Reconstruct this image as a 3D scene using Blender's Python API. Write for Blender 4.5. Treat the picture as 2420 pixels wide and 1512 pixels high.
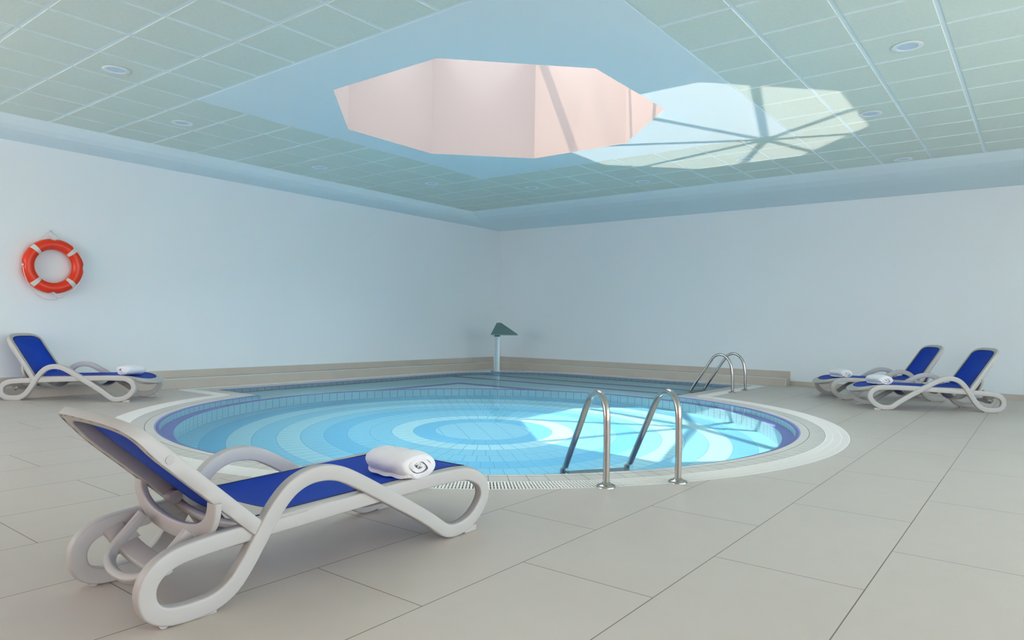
import bpy, bmesh, math, random
from math import pi, sin, cos, radians, sqrt, atan2, hypot
from mathutils import Vector, Matrix

scene = bpy.context.scene
for o in list(bpy.data.objects):
    bpy.data.objects.remove(o)
COL = scene.collection
random.seed(7)

# ------------------------------------------------------------------ camera
CAM_H = 1.00542
YAW, PITCH, ROLL = 0.65605, 0.00632, 0.01574
fwd = Vector((cos(YAW) * cos(PITCH), sin(YAW) * cos(PITCH), sin(PITCH)))
rgt = Vector((sin(YAW), -cos(YAW), 0))
upv = rgt.cross(fwd)
r2 = rgt * cos(ROLL) + upv * sin(ROLL)
u2 = -rgt * sin(ROLL) + upv * cos(ROLL)
cam_data = bpy.data.cameras.new('camera')
cam = bpy.data.objects.new('camera', cam_data)
COL.objects.link(cam)
m = Matrix.Identity(4)
for i in range(3):
    m[i][0], m[i][1], m[i][2] = r2[i], u2[i], -fwd[i]
m[0][3], m[1][3], m[2][3] = 0, 0, CAM_H
cam.matrix_world = m
cam_data.sensor_width = 36
cam_data.lens = 1635.926 / 2420 * 36
cam_data.clip_start = 0.05
scene.camera = cam

# ------------------------------------------------------------------ light
vs = scene.view_settings
scene.display_settings.display_device = 'sRGB'
vs.view_transform = 'Standard'
vs.look = 'None'
vs.exposure = 1.80
vs.gamma = 1.0
vs.use_curve_mapping = False
cy = scene.cycles
cy.max_bounces = 10
cy.diffuse_bounces = 6
cy.glossy_bounces = 5
cy.transmission_bounces = 8
cy.transparent_max_bounces = 8
cy.caustics_reflective = False
cy.caustics_refractive = True
cy.sample_clamp_indirect = 6.0
cy.use_denoising = True

SUN_T = radians(20.5)                      # sun's angle from the zenith
SUN_AZ = radians(-41.0)                    # where its light travels towards
SUN_DIR = Vector((cos(SUN_AZ) * sin(SUN_T), sin(SUN_AZ) * sin(SUN_T), -cos(SUN_T)))
sd = bpy.data.lights.new('sun', 'SUN')
sd.energy = 2.7
sd.angle = radians(0.55)
sd.color = (1.0, 0.80, 0.62)
sd.cycles.is_caustics_light = True
sun = bpy.data.objects.new('sun', sd)
COL.objects.link(sun)
sun.rotation_euler = (-SUN_DIR).to_track_quat('Z', 'Y').to_euler()
sun.location = (3, 9, 12)

SKY_BASE, SKY_TOP = 1.85, 31.0
w = bpy.data.worlds.new('world')
scene.world = w
w.use_nodes = True
wn = w.node_tree.nodes
# hazy bright sky: brighter overhead, softer and warmer near the horizon
_tc = wn.new('ShaderNodeTexCoord'); _sx = wn.new('ShaderNodeSeparateXYZ'); _rp = wn.new('ShaderNodeValToRGB')
w.node_tree.links.new(_tc.outputs['Generated'], _sx.inputs[0])
w.node_tree.links.new(_sx.outputs[2], _rp.inputs[0])
w.node_tree.links.new(_rp.outputs[0], wn['Background'].inputs['Color'])
_e = _rp.color_ramp.elements
_e[0].position = 0.0; _e[0].color = (0.66, 0.64, 0.62, 1)
_e[1].position = 1.0; _e[1].color = (0.385, 0.425, 0.440, 1)
_m = _e.new(0.10); _m.color = (0.85, 0.92, 0.98, 1)
# the haze round the zenith is far brighter than the rest of the sky
_mr = wn.new('ShaderNodeMapRange'); _mr.interpolation_type = 'SMOOTHSTEP'
_mr.inputs[1].default_value = 0.78; _mr.inputs[2].default_value = 0.99
_mr.inputs[3].default_value = SKY_BASE; _mr.inputs[4].default_value = SKY_TOP
w.node_tree.links.new(_sx.outputs[2], _mr.inputs[0])
w.node_tree.links.new(_mr.outputs[0], wn['Background'].inputs['Strength'])

def area_light(name, loc, target, size, size_y, power, color, spread=180):
    d = bpy.data.lights.new(name, 'AREA')
    d.shape = 'RECTANGLE'
    d.size, d.size_y = size, size_y
    d.energy = power
    d.color = color
    d.spread = radians(spread)
    o = bpy.data.objects.new(name, d)
    COL.objects.link(o)
    o.location = loc
    o.rotation_euler = (Vector(loc) - Vector(target)).to_track_quat('Z', 'Y').to_euler()
    return o

# ------------------------------------------------------------------ node helpers
def new_mat(name):
    mt = bpy.data.materials.new(name)
    mt.use_nodes = True
    nt = mt.node_tree
    return mt, nt, nt.nodes['Principled BSDF']

class NT:
    """tiny expression builder on a node tree"""
    def __init__(s, nt): s.nt = nt
    def put(s, sock, v):
        if isinstance(v, bpy.types.NodeSocket): s.nt.links.new(v, sock)
        else: sock.default_value = v
    def math(s, op, *a):
        n = s.nt.nodes.new('ShaderNodeMath'); n.operation = op
        for i, v in enumerate(a): s.put(n.inputs[i], v)
        return n.outputs[0]
    def vmath(s, op, *a):
        n = s.nt.nodes.new('ShaderNodeVectorMath'); n.operation = op
        for i, v in enumerate(a): s.put(n.inputs[i], v)
        return n.outputs['Value'] if op in ('LENGTH', 'DOT_PRODUCT', 'DISTANCE') else n.outputs[0]
    def pos(s):
        n = s.nt.nodes.new('ShaderNodeNewGeometry')
        x = s.nt.nodes.new('ShaderNodeSeparateXYZ'); s.nt.links.new(n.outputs['Position'], x.inputs[0])
        return x.outputs[0], x.outputs[1], x.outputs[2], n.outputs['Position']
    def obj(s):
        return s.nt.nodes.new('ShaderNodeTexCoord').outputs['Object']
    def uv(s):
        n = s.nt.nodes.new('ShaderNodeTexCoord')
        x = s.nt.nodes.new('ShaderNodeSeparateXYZ'); s.nt.links.new(n.outputs['UV'], x.inputs[0])
        return x.outputs[0], x.outputs[1]
    def noise(s, vec, scale, detail=3, rough=0.5):
        n = s.nt.nodes.new('ShaderNodeTexNoise')
        if vec is not None: s.nt.links.new(vec, n.inputs['Vector'])
        n.inputs['Scale'].default_value = scale
        n.inputs['Detail'].default_value = detail
        n.inputs['Roughness'].default_value = rough
        return n.outputs[0]
    def mix(s, f, a, b, mode='MIX'):
        n = s.nt.nodes.new('ShaderNodeMix'); n.data_type = 'RGBA'; n.blend_type = mode
        s.put(n.inputs[0], f); s.put(n.inputs[6], a); s.put(n.inputs[7], b)
        return n.outputs[2]
    def mapr(s, v, a, b, c, d):
        n = s.nt.nodes.new('ShaderNodeMapRange')
        s.put(n.inputs[0], v)
        for i, k in enumerate((a, b, c, d)): n.inputs[i + 1].default_value = k
        return n.outputs[0]
    def ramp(s, v, stops, interp='CONSTANT'):
        n = s.nt.nodes.new('ShaderNodeValToRGB'); n.color_ramp.interpolation = interp
        e = n.color_ramp.elements
        while len(e) < len(stops): e.new(0.5)
        for k, (p, c) in enumerate(stops):
            e[k].position = p; e[k].color = (*c, 1)
        s.put(n.inputs[0], v)
        return n.outputs[0]
    def bump(s, h, strength, dist):
        n = s.nt.nodes.new('ShaderNodeBump')
        n.inputs['Strength'].default_value = strength
        n.inputs['Distance'].default_value = dist
        s.put(n.inputs['Height'], h)
        return n.outputs[0]
    def line(s, v, period, off, half):
        """1 on a joint of the given half width, 0 elsewhere"""
        t = s.math('DIVIDE', s.math('SUBTRACT', v, off), period)
        f = s.math('FRACT', s.math('ADD', t, 0.5))
        dd = s.math('MULTIPLY', s.math('ABSOLUTE', s.math('SUBTRACT', f, 0.5)), period)
        return s.math('LESS_THAN', dd, half)

def rgb(r, g, b):
    def f(c):
        c /= 255
        return c / 12.92 if c <= 0.04045 else ((c + 0.055) / 1.055) ** 2.4
    return (f(r), f(g), f(b))
def C4(c): return (*c, 1)

def simple(name, col, rough=0.5, metal=0.0, spec=0.5, noise=0.0, nscale=30, bump=0.0, coat=0.0):
    mt, nt, b = new_mat(name)
    N = NT(nt)
    b.inputs['Roughness'].default_value = rough
    b.inputs['Metallic'].default_value = metal
    b.inputs['Specular IOR Level'].default_value = spec
    b.inputs['Coat Weight'].default_value = coat
    if noise or bump:
        nz = N.noise(N.obj(), nscale, 4)
        if noise:
            k = N.mapr(nz, 0.3, 0.7, 1 - noise, 1 + noise * .5)
            cm = nt.nodes.new('ShaderNodeVectorMath'); cm.operation = 'SCALE'
            cm.inputs[0].default_value = col; nt.links.new(k, cm.inputs['Scale'])
            nt.links.new(cm.outputs[0], b.inputs['Base Color'])
        else: b.inputs['Base Color'].default_value = C4(col)
        if bump: nt.links.new(N.bump(nz, bump, 0.002), b.inputs['Normal'])
    else: b.inputs['Base Color'].default_value = C4(col)
    return mt

# ------------------------------------------------------------------ object helpers
def empty(name, loc=(0, 0, 0), rz=0.0, label=None, cat=None, group=None):
    o = bpy.data.objects.new(name, None)
    COL.objects.link(o)
    o.empty_display_size = 0.1
    o.location = loc
    o.rotation_euler = (0, 0, rz)
    if label: o['label'] = label
    if cat: o['category'] = cat
    if group: o['group'] = group
    return o

def tag(o, label=None, cat=None, group=None, kind=None):
    if label: o['label'] = label
    if cat: o['category'] = cat
    if group: o['group'] = group
    if kind: o['kind'] = kind
    return o

class MB:
    def __init__(s): s.v = []; s.f = []; s.mi = []; s.uv = {}
    def add(s, vs, fs, mi=0, uvs=None):
        b = len(s.v)
        s.v += [tuple(p) for p in vs]
        for k, f in enumerate(fs):
            if uvs is not None: s.uv[len(s.f)] = uvs[k]
            s.f.append(tuple(b + i for i in f)); s.mi.append(mi)
        return s
    def box(s, c, d, rz=0.0, mi=0, M=None):
        x, y, z = (k / 2 for k in d)
        P = [Vector((a, b, e)) for a in (-x, x) for b in (-y, y) for e in (-z, z)]
        R = Matrix.Rotation(rz, 3, 'Z') if M is None else M
        P = [R @ p + Vector(c) for p in P]
        return s.add(P, [(0, 1, 3, 2), (4, 6, 7, 5), (0, 4, 5, 1), (2, 3, 7, 6), (0, 2, 6, 4), (1, 5, 7, 3)], mi)
    def cyl(s, p0, p1, r0, r1=None, n=24, mi=0, caps=True):
        r1 = r0 if r1 is None else r1
        p0, p1 = Vector(p0), Vector(p1)
        a = (p1 - p0).normalized()
        q = a.orthogonal().normalized(); t = a.cross(q)
        vs = []
        for p, r in ((p0, r0), (p1, r1)):
            vs += [p + q * r * cos(2 * pi * k / n) + t * r * sin(2 * pi * k / n) for k in range(n)]
        fs = [(k, (k + 1) % n, n + (k + 1) % n, n + k) for k in range(n)]
        if caps: fs += [tuple(range(n - 1, -1, -1)), tuple(range(n, 2 * n))]
        return s.add(vs, fs, mi)
    def lathe(s, prof, c=(0, 0, 0), n=32, mi=0, axis='Z'):
        vs = []
        for r, z in prof:
            for k in range(n):
                a = 2 * pi * k / n
                vs.append(Vector((r * cos(a), r * sin(a), z)) + Vector(c))
        fs = []
        for i in range(len(prof) - 1):
            for k in range(n):
                fs.append((i * n + k, i * n + (k + 1) % n, (i + 1) * n + (k + 1) % n, (i + 1) * n + k))
        return s.add(vs, fs, mi)
    def sweep(s, pts, nrm, sec, closed=False, mi=0, lat=None, caps=True, scale=None):
        """pts: centre line; nrm: section's first axis per point; lat: second axis; sec: 2-D polygon"""
        n, k = len(pts), len(sec)
        vs = []
        for i, p in enumerate(pts):
            a = nrm[i]; b = lat[i] if isinstance(lat, list) else lat
            sc = 1 if scale is None else scale[i]
            for (x, y) in sec: vs.append(Vector(p) + a * x * sc + b * y * sc)
        fs = []
        for i in range(n if closed else n - 1):
            j = (i + 1) % n
            for q in range(k):
                r = (q + 1) % k
                fs.append((i * k + q, i * k + r, j * k + r, j * k + q))
        if not closed and caps:
            fs.append(tuple(range(k - 1, -1, -1)))
            fs.append(tuple((n - 1) * k + q for q in range(k)))
        return s.add(vs, fs, mi)
    def build(s, name, mats, parent=None, smooth=35, bevel=0, kind=None, subsurf=0, keep=False):
        me = bpy.data.meshes.new(name)
        me.from_pydata([tuple(p) for p in s.v], [], s.f)
        mats = mats if isinstance(mats, (list, tuple)) else [mats]
        for mt in mats: me.materials.append(mt)
        if len(mats) > 1: me.polygons.foreach_set('material_index', s.mi)
        if s.uv:
            ul = me.uv_layers.new(name='UVMap')
            for pi_, pl in enumerate(me.polygons):
                if pi_ in s.uv:
                    for li, u in zip(pl.loop_indices, s.uv[pi_]): ul.data[li].uv = u
        elif not keep:
            bm = bmesh.new(); bm.from_mesh(me)
            bmesh.ops.recalc_face_normals(bm, faces=bm.faces)
            bm.to_mesh(me); bm.free()
        if smooth:
            me.polygons.foreach_set('use_smooth', [True] * len(me.polygons))
            me.set_sharp_from_angle(angle=radians(smooth))
        me.update()
        o = bpy.data.objects.new(name, me)
        COL.objects.link(o)
        if parent: o.parent = parent
        if bevel:
            md = o.modifiers.new('bevel', 'BEVEL'); md.width = bevel; md.segments = 2
            md.limit_method = 'ANGLE'; md.angle_limit = radians(40)
        if subsurf:
            md = o.modifiers.new('sub', 'SUBSURF'); md.levels = md.render_levels = subsurf
        if kind: o['kind'] = kind
        return o

def rrect(w, h, r, seg=3):
    """rounded rectangle polygon"""
    out = []
    for cx, cy, a0 in ((w / 2 - r, h / 2 - r, 0), (-w / 2 + r, h / 2 - r, 90), (-w / 2 + r, -h / 2 + r, 180), (w / 2 - r, -h / 2 + r, 270)):
        for k in range(seg + 1):
            a = radians(a0 + 90 * k / seg)
            out.append((cx + r * cos(a), cy + r * sin(a)))
    return out

def catmull(P, n, closed=False):
    """resample a Catmull-Rom curve through P evenly into n points"""
    P = [Vector(p) for p in P]
    N = len(P)
    dense = []
    segs = N if closed else N - 1
    for i in range(segs):
        if closed: a, b, c, d = P[(i - 1) % N], P[i], P[(i + 1) % N], P[(i + 2) % N]
        else: a, b, c, d = P[max(i - 1, 0)], P[i], P[i + 1], P[min(i + 2, N - 1)]
        for k in range(16):
            t = k / 16
            dense.append(0.5 * ((2 * b) + (c - a) * t + (2 * a - 5 * b + 4 * c - d) * t * t + (3 * b - a - 3 * c + d) * t ** 3))
    dense.append(P[0] if closed else P[-1])
    L = [0]
    for i in range(1, len(dense)): L.append(L[-1] + (dense[i] - dense[i - 1]).length)
    out = []; j = 0
    m_ = n if closed else n - 1
    for k in range(n):
        s_ = L[-1] * k / m_
        while j < len(L) - 2 and L[j + 1] < s_: j += 1
        t = (s_ - L[j]) / max(1e-9, L[j + 1] - L[j])
        out.append(dense[j].lerp(dense[j + 1], t))
    return out

def tube_pts(mb, pts, r, n=14, mi=0, closed=False):
    """round tube with parallel-transport frames"""
    pts = [Vector(p) for p in pts]
    N = len(pts)
    T = []
    for i in range(N):
        a = pts[(i - 1) % N] if closed or i > 0 else pts[i]
        b = pts[(i + 1) % N] if closed or i < N - 1 else pts[i]
        T.append((b - a).normalized())
    q = T[0].orthogonal().normalized()
    nr, lt = [], []
    for i in range(N):
        q = (q - T[i] * q.dot(T[i])).normalized()
        nr.append(q.copy()); lt.append(T[i].cross(q))
    sec = [(r * cos(2 * pi * k / n), r * sin(2 * pi * k / n)) for k in range(n)]
    mb.sweep(pts, nr, sec, closed=closed, mi=mi, lat=lt)
    return mb

def copy_tree(o, parent=None):
    c = o.copy()
    COL.objects.link(c)
    if parent:
        c.parent = parent
    for ch in list(o.children):
        copy_tree(ch, c)
    return c

# ------------------------------------------------------------------ dimensions
XW, YW = 12.754, 10.214                    # the two far walls
CEIL = 3.3606
PC = Vector((6.18, 5.155)); PR = 3.40       # round pool
SX0, SX1, SY0, SY1 = 5.33, 12.02, 4.27, 9.46   # spa basin beyond it
SCR = 1.7                                  # radius of its far corner
OC = Vector((6.168, 5.017)); OR = 1.888    # skylight octagon
LEDGE_Z, FLOOR_Z, WATER_Z = -0.45, -1.30, -0.011
LEDGE_R = 3.23

def d_rect(x, y):
    cx_, cy_ = SX1 - SCR, SY1 - SCR
    qx, qy = x - cx_, y - cy_
    dc = hypot(max(qx, 0), max(qy, 0)) + min(max(qx, qy), 0) - SCR
    d2 = max(SX0 - x, SY0 - y)
    return max(dc, d2)
def sdf(x, y):
    return min(hypot(x - PC.x, y - PC.y) - PR, d_rect(x, y))
def ray_r(th, d, f=sdf):
    lo, hi = 0.0, 9.0
    c, s_ = cos(th), sin(th)
    # star shaped about the pool's centre
    for _ in range(40):
        m_ = (lo + hi) / 2
        if f(PC.x + c * m_, PC.y + s_ * m_) < d: lo = m_
        else: hi = m_
    return (lo + hi) / 2
DS = (-0.045, 0.0, 0.075, 0.215, 0.32, 0.42, 0.43)
ANG = [2 * pi * k / 960 for k in range(960)]
for d in DS:                               # exact angles of the two re-entrant corners
    R_ = PR + d
    ANG.append(atan2(-sqrt(max(0, R_ ** 2 - (SX0 - d - PC.x) ** 2)) * -1, SX0 - d - PC.x) % (2 * pi))
    ANG.append(atan2(SY0 - d - PC.y, sqrt(R_ ** 2 - (SY0 - d - PC.y) ** 2)) % (2 * pi))
ANG = sorted(set(round(a, 6) for a in ANG))
_cont = {}
def contour(d):
    if d not in _cont:
        _cont[d] = [Vector((PC.x + cos(a) * ray_r(a, d), PC.y + sin(a) * ray_r(a, d))) for a in ANG]
    return _cont[d]
def arclen(P):
    L = [0]
    for i in range(len(P)): L.append(L[-1] + (P[(i + 1) % len(P)] - P[i]).length)
    return L
def strip(mb, d0, z0, d1, z1, mi=0, v0=0.0, v1=1.0, useL=None):
    A, B = contour(d0), contour(d1)
    n = len(A)
    L = arclen(contour(0.0)) if useL is None else useL
    vs = [(p.x, p.y, z0) for p in A] + [(p.x, p.y, z1) for p in B]
    fs, uvs = [], []
    for i in range(n):
        j = (i + 1) % n
        fs.append((i, j, n + j, n + i))
        uvs.append(((L[i], v0), (L[i + 1], v0), (L[i + 1], v1), (L[i], v1)))
    mb.add(vs, fs, mi, uvs)

# ------------------------------------------------------------------ materials
def mat_floor():
    mt, nt, b = new_mat('porcelain_floor')
    N = NT(nt)
    x, y, z, P = N.pos()
    row = N.math('FLOOR', N.math('DIVIDE', N.math('SUBTRACT', y, 0.5432), 0.6))
    odd = N.math('ABSOLUTE', N.math('MODULO', row, 2.0))
    xo = N.math('ADD', x, N.math('MULTIPLY', N.math('SUBTRACT', 1.0, odd), -0.6))
    l1 = N.line(xo, 1.2, 2.368, 0.0022)
    l2 = N.line(y, 0.6, 0.5432, 0.0022)
    ln = N.math('MAXIMUM', l1, l2)
    big = N.noise(P, 0.9, 4, 0.55)
    fine = N.noise(P, 9, 5, 0.6)
    # per-tile tone
    tx = N.math('FLOOR', N.math('DIVIDE', N.math('SUBTRACT', xo, 2.368), 1.2))
    cmb = nt.nodes.new('ShaderNodeCombineXYZ'); N.put(cmb.inputs[0], tx); N.put(cmb.inputs[1], row)
    wn_ = nt.nodes.new('ShaderNodeTexWhiteNoise'); nt.links.new(cmb.outputs[0], wn_.inputs['Vector'])
    k = N.math('ADD', N.math('MULTIPLY', big, 0.10), N.math('ADD', N.math('MULTIPLY', fine, 0.05), N.math('MULTIPLY', wn_.outputs['Value'], 0.02)))
    col = N.mix(N.mapr(k, 0.03, 0.14, 0, 1), C4(rgb(198, 187, 177)), C4(rgb(209, 199, 190)))
    col = N.mix(ln, col, C4(rgb(120, 108, 98)))
    nt.links.new(col, b.inputs['Base Color'])
    b.inputs['Roughness'].default_value = 0.42
    b.inputs['Specular IOR Level'].default_value = 0.4
    nt.links.new(N.bump(N.math('SUBTRACT', N.math('MULTIPLY', fine, 0.15), ln), 0.25, 0.002), b.inputs['Normal'])
    return mt

def mat_rim(name, base, joint, period=0.125, rough=0.45, half=0.0022, vline=None):
    mt, nt, b = new_mat(name)
    N = NT(nt)
    u, v = N.uv()
    ln = N.line(u, period, 0.02, half)
    if vline:
        ln = N.math('MAXIMUM', ln, N.line(v, vline, 0.0, half))
    _, _, _, P = N.pos()
    nz = N.noise(P, 6, 4)
    c = N.mix(N.mapr(nz, .35, .65, 0, 1), C4(tuple(k * .95 for k in base)), C4(base))
    nt.links.new(N.mix(ln, c, C4(joint)), b.inputs['Base Color'])
    b.inputs['Roughness'].default_value = rough
    nt.links.new(N.bump(N.math('SUBTRACT', 1.0, ln), 0.3, 0.002), b.inputs['Normal'])
    return mt

T_M = rgb(116, 172, 192); T_D = rgb(92, 158, 188); T_L = rgb(150, 188, 196)
JOINT = rgb(70, 130, 165)
VIOLET = rgb(136, 138, 204)

def mat_pool_floor():
    mt, nt, b = new_mat('pool_floor_tiles')
    N = NT(nt)
    x, y, z, P = N.pos()
    dx = N.math('SUBTRACT', x, PC.x); dy = N.math('SUBTRACT', y, PC.y)
    r = N.math('SQRT', N.math('ADD', N.math('MULTIPLY', dx, dx), N.math('MULTIPLY', dy, dy)))
    R0, W = 0.555, 0.2455
    t = N.math('DIVIDE', N.math('SUBTRACT', r, R0), W)
    idx = N.math('MAXIMUM', N.math('FLOOR', t), -1.0)
    rm = N.math('ADD', R0, N.math('MULTIPLY', N.math('ADD', idx, 0.5), W))
    nn = N.math('ROUND', N.math('DIVIDE', N.math('MULTIPLY', rm, 2 * pi), 0.125))
    th = N.math('DIVIDE', N.math('ARCTAN2', dy, dx), 2 * pi)
    ph = N.math('ADD', N.math('MULTIPLY', th, nn), N.math('MULTIPLY', idx, 0.37))
    fr = N.math('ABSOLUTE', N.math('SUBTRACT', N.math('FRACT', N.math('ADD', ph, 100.5)), 0.5))
    wl = N.math('DIVIDE', N.math('MULTIPLY', fr, N.math('MULTIPLY', rm, 2 * pi)), nn)
    lr = N.math('LESS_THAN', wl, 0.0040)
    ft = N.math('ABSOLUTE', N.math('SUBTRACT', N.math('FRACT', N.math('ADD', t, 0.5)), 0.5))
    lc = N.math('LESS_THAN', N.math('MULTIPLY', ft, W), 0.0035)
    ring = N.math('MAXIMUM', lr, lc)
    # centre disc: running bond turned to the pool's own axis
    a = radians(52.4)
    uu = N.math('ADD', N.math('MULTIPLY', dx, cos(a)), N.math('MULTIPLY', dy, sin(a)))
    vv = N.math('ADD', N.math('MULTIPLY', dx, -sin(a)), N.math('MULTIPLY', dy, cos(a)))
    row = N.math('FLOOR', N.math('DIVIDE', vv, 0.2455))
    half_ = N.math('MULTIPLY', N.math('ABSOLUTE', N.math('MODULO', row, 2.0)), 0.0625)
    l1 = N.line(vv, 0.2455, 0.0, 0.004)
    l2 = N.line(N.math('ADD', uu, half_), 0.125, 0.0, 0.003)
    disc = N.math('MAXIMUM', l1, l2)
    lcd = N.math('LESS_THAN', N.math('ABSOLUTE', N.math('SUBTRACT', r, R0)), 0.0035)
    disc = N.math('MAXIMUM', disc, lcd)
    inside = N.math('LESS_THAN', r, R0)
    ln = N.math('ADD', N.math('MULTIPLY', inside, disc), N.math('MULTIPLY', N.math('SUBTRACT', 1.0, inside), ring))
    seq = [T_L, T_D, T_L, T_M, T_M, T_D, T_M, T_L, T_M, T_L, T_D, T_M, T_M]
    seq[0] = rgb(132, 182, 198); seq[2] = rgb(164, 200, 206)
    stops = [((k) / 13 + (0.0 if k == 0 else 0.001), c) for k, c in enumerate(seq)]
    f = N.math('DIVIDE', N.math('ADD', idx, 1.5), 13.0)
    col = N.ramp(f, stops)
    col = N.mix(N.math('MULTIPLY', ln, 0.85), col, C4(JOINT))
    nt.links.new(col, b.inputs['Base Color'])
    b.inputs['Roughness'].default_value = 0.5
    return mt

def mat_spa_floor():
    """ledge and spa floor: pale blue tiles, violet ring and step-edge bands"""
    mt, nt, b = new_mat('ledge_tiles')
    N = NT(nt)
    x, y, z, P = N.pos()
    dx = N.math('SUBTRACT', x, PC.x); dy = N.math('SUBTRACT', y, PC.y)
    r = N.math('SQRT', N.math('ADD', N.math('MULTIPLY', dx, dx), N.math('MULTIPLY', dy, dy)))
    inring = N.math('LESS_THAN', r, PR - 0.04)
    def band(v, c, h): return N.math('LESS_THAN', N.math('ABSOLUTE', N.math('SUBTRACT', v, c)), h)
    b1 = band(x, 11.05, 0.07)
    b2 = band(x, 10.24, 0.09)
    b3 = N.math('MULTIPLY', band(x, 9.20, 0.115), N.math('LESS_THAN', y, 8.34))
    b4 = N.math('MULTIPLY', band(y, 8.24, 0.10), N.math('LESS_THAN', x, 9.30))
    b5 = band(x, SX1 - 0.09, 0.04); b6 = band(y, SY1 - 0.09, 0.04)
    v = inring
    for q in (b1, b2, b3, b4, b5, b6): v = N.math('MAXIMUM', v, q)
    ln = N.math('MAXIMUM', N.line(x, 0.245, 0.0, 0.003), N.line(y, 0.125, 0.0, 0.003))
    lightn = N.mix(N.math('MULTIPLY', ln, 0.35), C4(rgb(205, 243, 252)), C4(JOINT))
    nt.links.new(N.mix(v, lightn, C4(VIOLET)), b.inputs['Base Color'])
    b.inputs['Roughness'].default_value = 0.5
    return mt

def mat_wall(name, col, rough=0.85):
    mt, nt, b = new_mat(name)
    N = NT(nt)
    _, _, _, P = N.pos()
    nz = N.noise(P, 60, 4, 0.6)
    big = N.noise(P, 0.5, 2)
    c = N.mix(N.mapr(big, .3, .7, 0, 1), C4(tuple(k * 0.975 for k in col)), C4(col))
    nt.links.new(c, b.inputs['Base Color'])
    b.inputs['Roughness'].default_value = rough
    nt.links.new(N.bump(nz, 0.12, 0.001), b.inputs['Normal'])
    return mt

M = {}
M['floor'] = mat_floor()
M['wall'] = mat_wall('wall_paint', rgb(234, 242, 246))
M['gypsum'] = mat_wall('gypsum_paint', rgb(220, 240, 249))
M['peach'] = mat_wall('peach_paint', rgb(244, 176, 152))  # colour invented for the unseen back wall, to bounce warm light
M['shaft'] = mat_wall('shaft_paint', rgb(146, 133, 130))
M['rim'] = mat_rim('rim_tiles', rgb(208, 204, 196), rgb(120, 112, 104))
M['rim2'] = mat_rim('rim_tiles_row', rgb(204, 200, 192), rgb(116, 108, 100), period=0.125)
M['poolwall'] = mat_rim('pool_wall_tiles', rgb(192, 232, 242), JOINT, vline=0.245, half=0.0035)
M['violet'] = simple('violet_glazed_tile', VIOLET, 0.35)
M['poolfloor'] = mat_pool_floor()
M['ledge'] = mat_spa_floor()
M['channel'] = simple('channel_grey', rgb(120, 118, 112), 0.8)
M['grate'] = simple('white_grate_plastic', rgb(240, 237, 232), 0.5)
M['bench'] = simple('beige_porcelain', rgb(200, 192, 181), 0.55, noise=0.05, nscale=3)
M['bench_edge'] = simple('tile_trim_profile', rgb(205, 212, 208), 0.35)
M['plastic'] = simple('white_resin', rgb(187, 186, 184), 0.42, spec=0.5, noise=0.015, nscale=8)
M['slot'] = simple('slot_shade', rgb(48, 34, 30), 0.8)
M['steel'] = simple('brushed_steel', (0.50, 0.485, 0.465), 0.20, metal=1.0, noise=0.03, nscale=80)
M['satin'] = simple('satin_steel', (0.36, 0.47, 0.51), 0.42, metal=0.85)
M['teal'] = simple('dark_grey_green_metal', rgb(104, 134, 132), 0.55, metal=0.15)
M['orange'] = simple('orange_plastic', rgb(232, 54, 16), 0.32, noise=0.03, nscale=12)
M['tape'] = simple('reflective_tape', rgb(214, 214, 206), 0.35)
M['rope'] = simple('white_rope', rgb(220, 222, 224), 0.8)
M['lens'] = simple('frosted_lens', rgb(190, 216, 238), 0.3)
M['lampring'] = simple('lamp_trim_ring', rgb(226, 240, 244), 0.4)

def mat_fabric():
    mt, nt, b = new_mat('blue_textilene')
    N = NT(nt)
    P = N.obj()
    sx = nt.nodes.new('ShaderNodeSeparateXYZ'); nt.links.new(P, sx.inputs[0])
    w1 = N.math('SINE', N.math('MULTIPLY', sx.outputs[0], 1800.0))
    w2 = N.math('SINE', N.math('MULTIPLY', sx.outputs[1], 1800.0))
    h = N.math('MULTIPLY', w1, w2)
    nz = N.noise(P, 3, 3)
    c = N.mix(N.mapr(nz, .3, .7, 0, 1), C4(rgb(6, 58, 170)), C4(rgb(14, 70, 188)))
    nt.links.new(c, b.inputs['Base Color'])
    b.inputs['Roughness'].default_value = 0.6
    b.inputs['Specular IOR Level'].default_value = 0.18
    nt.links.new(N.bump(h, 0.15, 0.0005), b.inputs['Normal'])
    return mt
M['fabric'] = mat_fabric()
M['piping'] = simple('navy_piping', rgb(16, 28, 70), 0.6)

def mat_towel():
    mt, nt, b = new_mat('terry_towel')
    N = NT(nt)
    nz = N.noise(N.obj(), 260, 4, 0.7)
    n2 = N.noise(N.obj(), 40, 3, 0.6)
    b.inputs['Base Color'].default_value = C4(rgb(248, 248, 252))
    b.inputs['Roughness'].default_value = 0.95
    b.inputs['Sheen Weight'].default_value = 0.3
    nt.links.new(N.bump(N.math('ADD', nz, N.math('MULTIPLY', n2, 1.0)), 0.8, 0.004), b.inputs['Normal'])
    return mt
M['towel'] = mat_towel()

def mat_ceiling_tile():
    mt, nt, b = new_mat('mineral_ceiling_tile')
    N = NT(nt)
    _, _, _, P = N.pos()
    nz = N.noise(P, 40, 5, 0.7)
    c = N.mix(N.mapr(nz, .35, .7, 0, 1), C4(rgb(207, 224, 219)), C4(rgb(214, 231, 226)))
    nt.links.new(c, b.inputs['Base Color'])
    b.inputs['Roughness'].default_value = 0.9
    nt.links.new(N.bump(nz, 0.3, 0.001), b.inputs['Normal'])
    return mt
M['ctile'] = mat_ceiling_tile()
M['tbar'] = simple('ceiling_grid_bar', rgb(222, 242, 250), 0.6)

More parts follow.
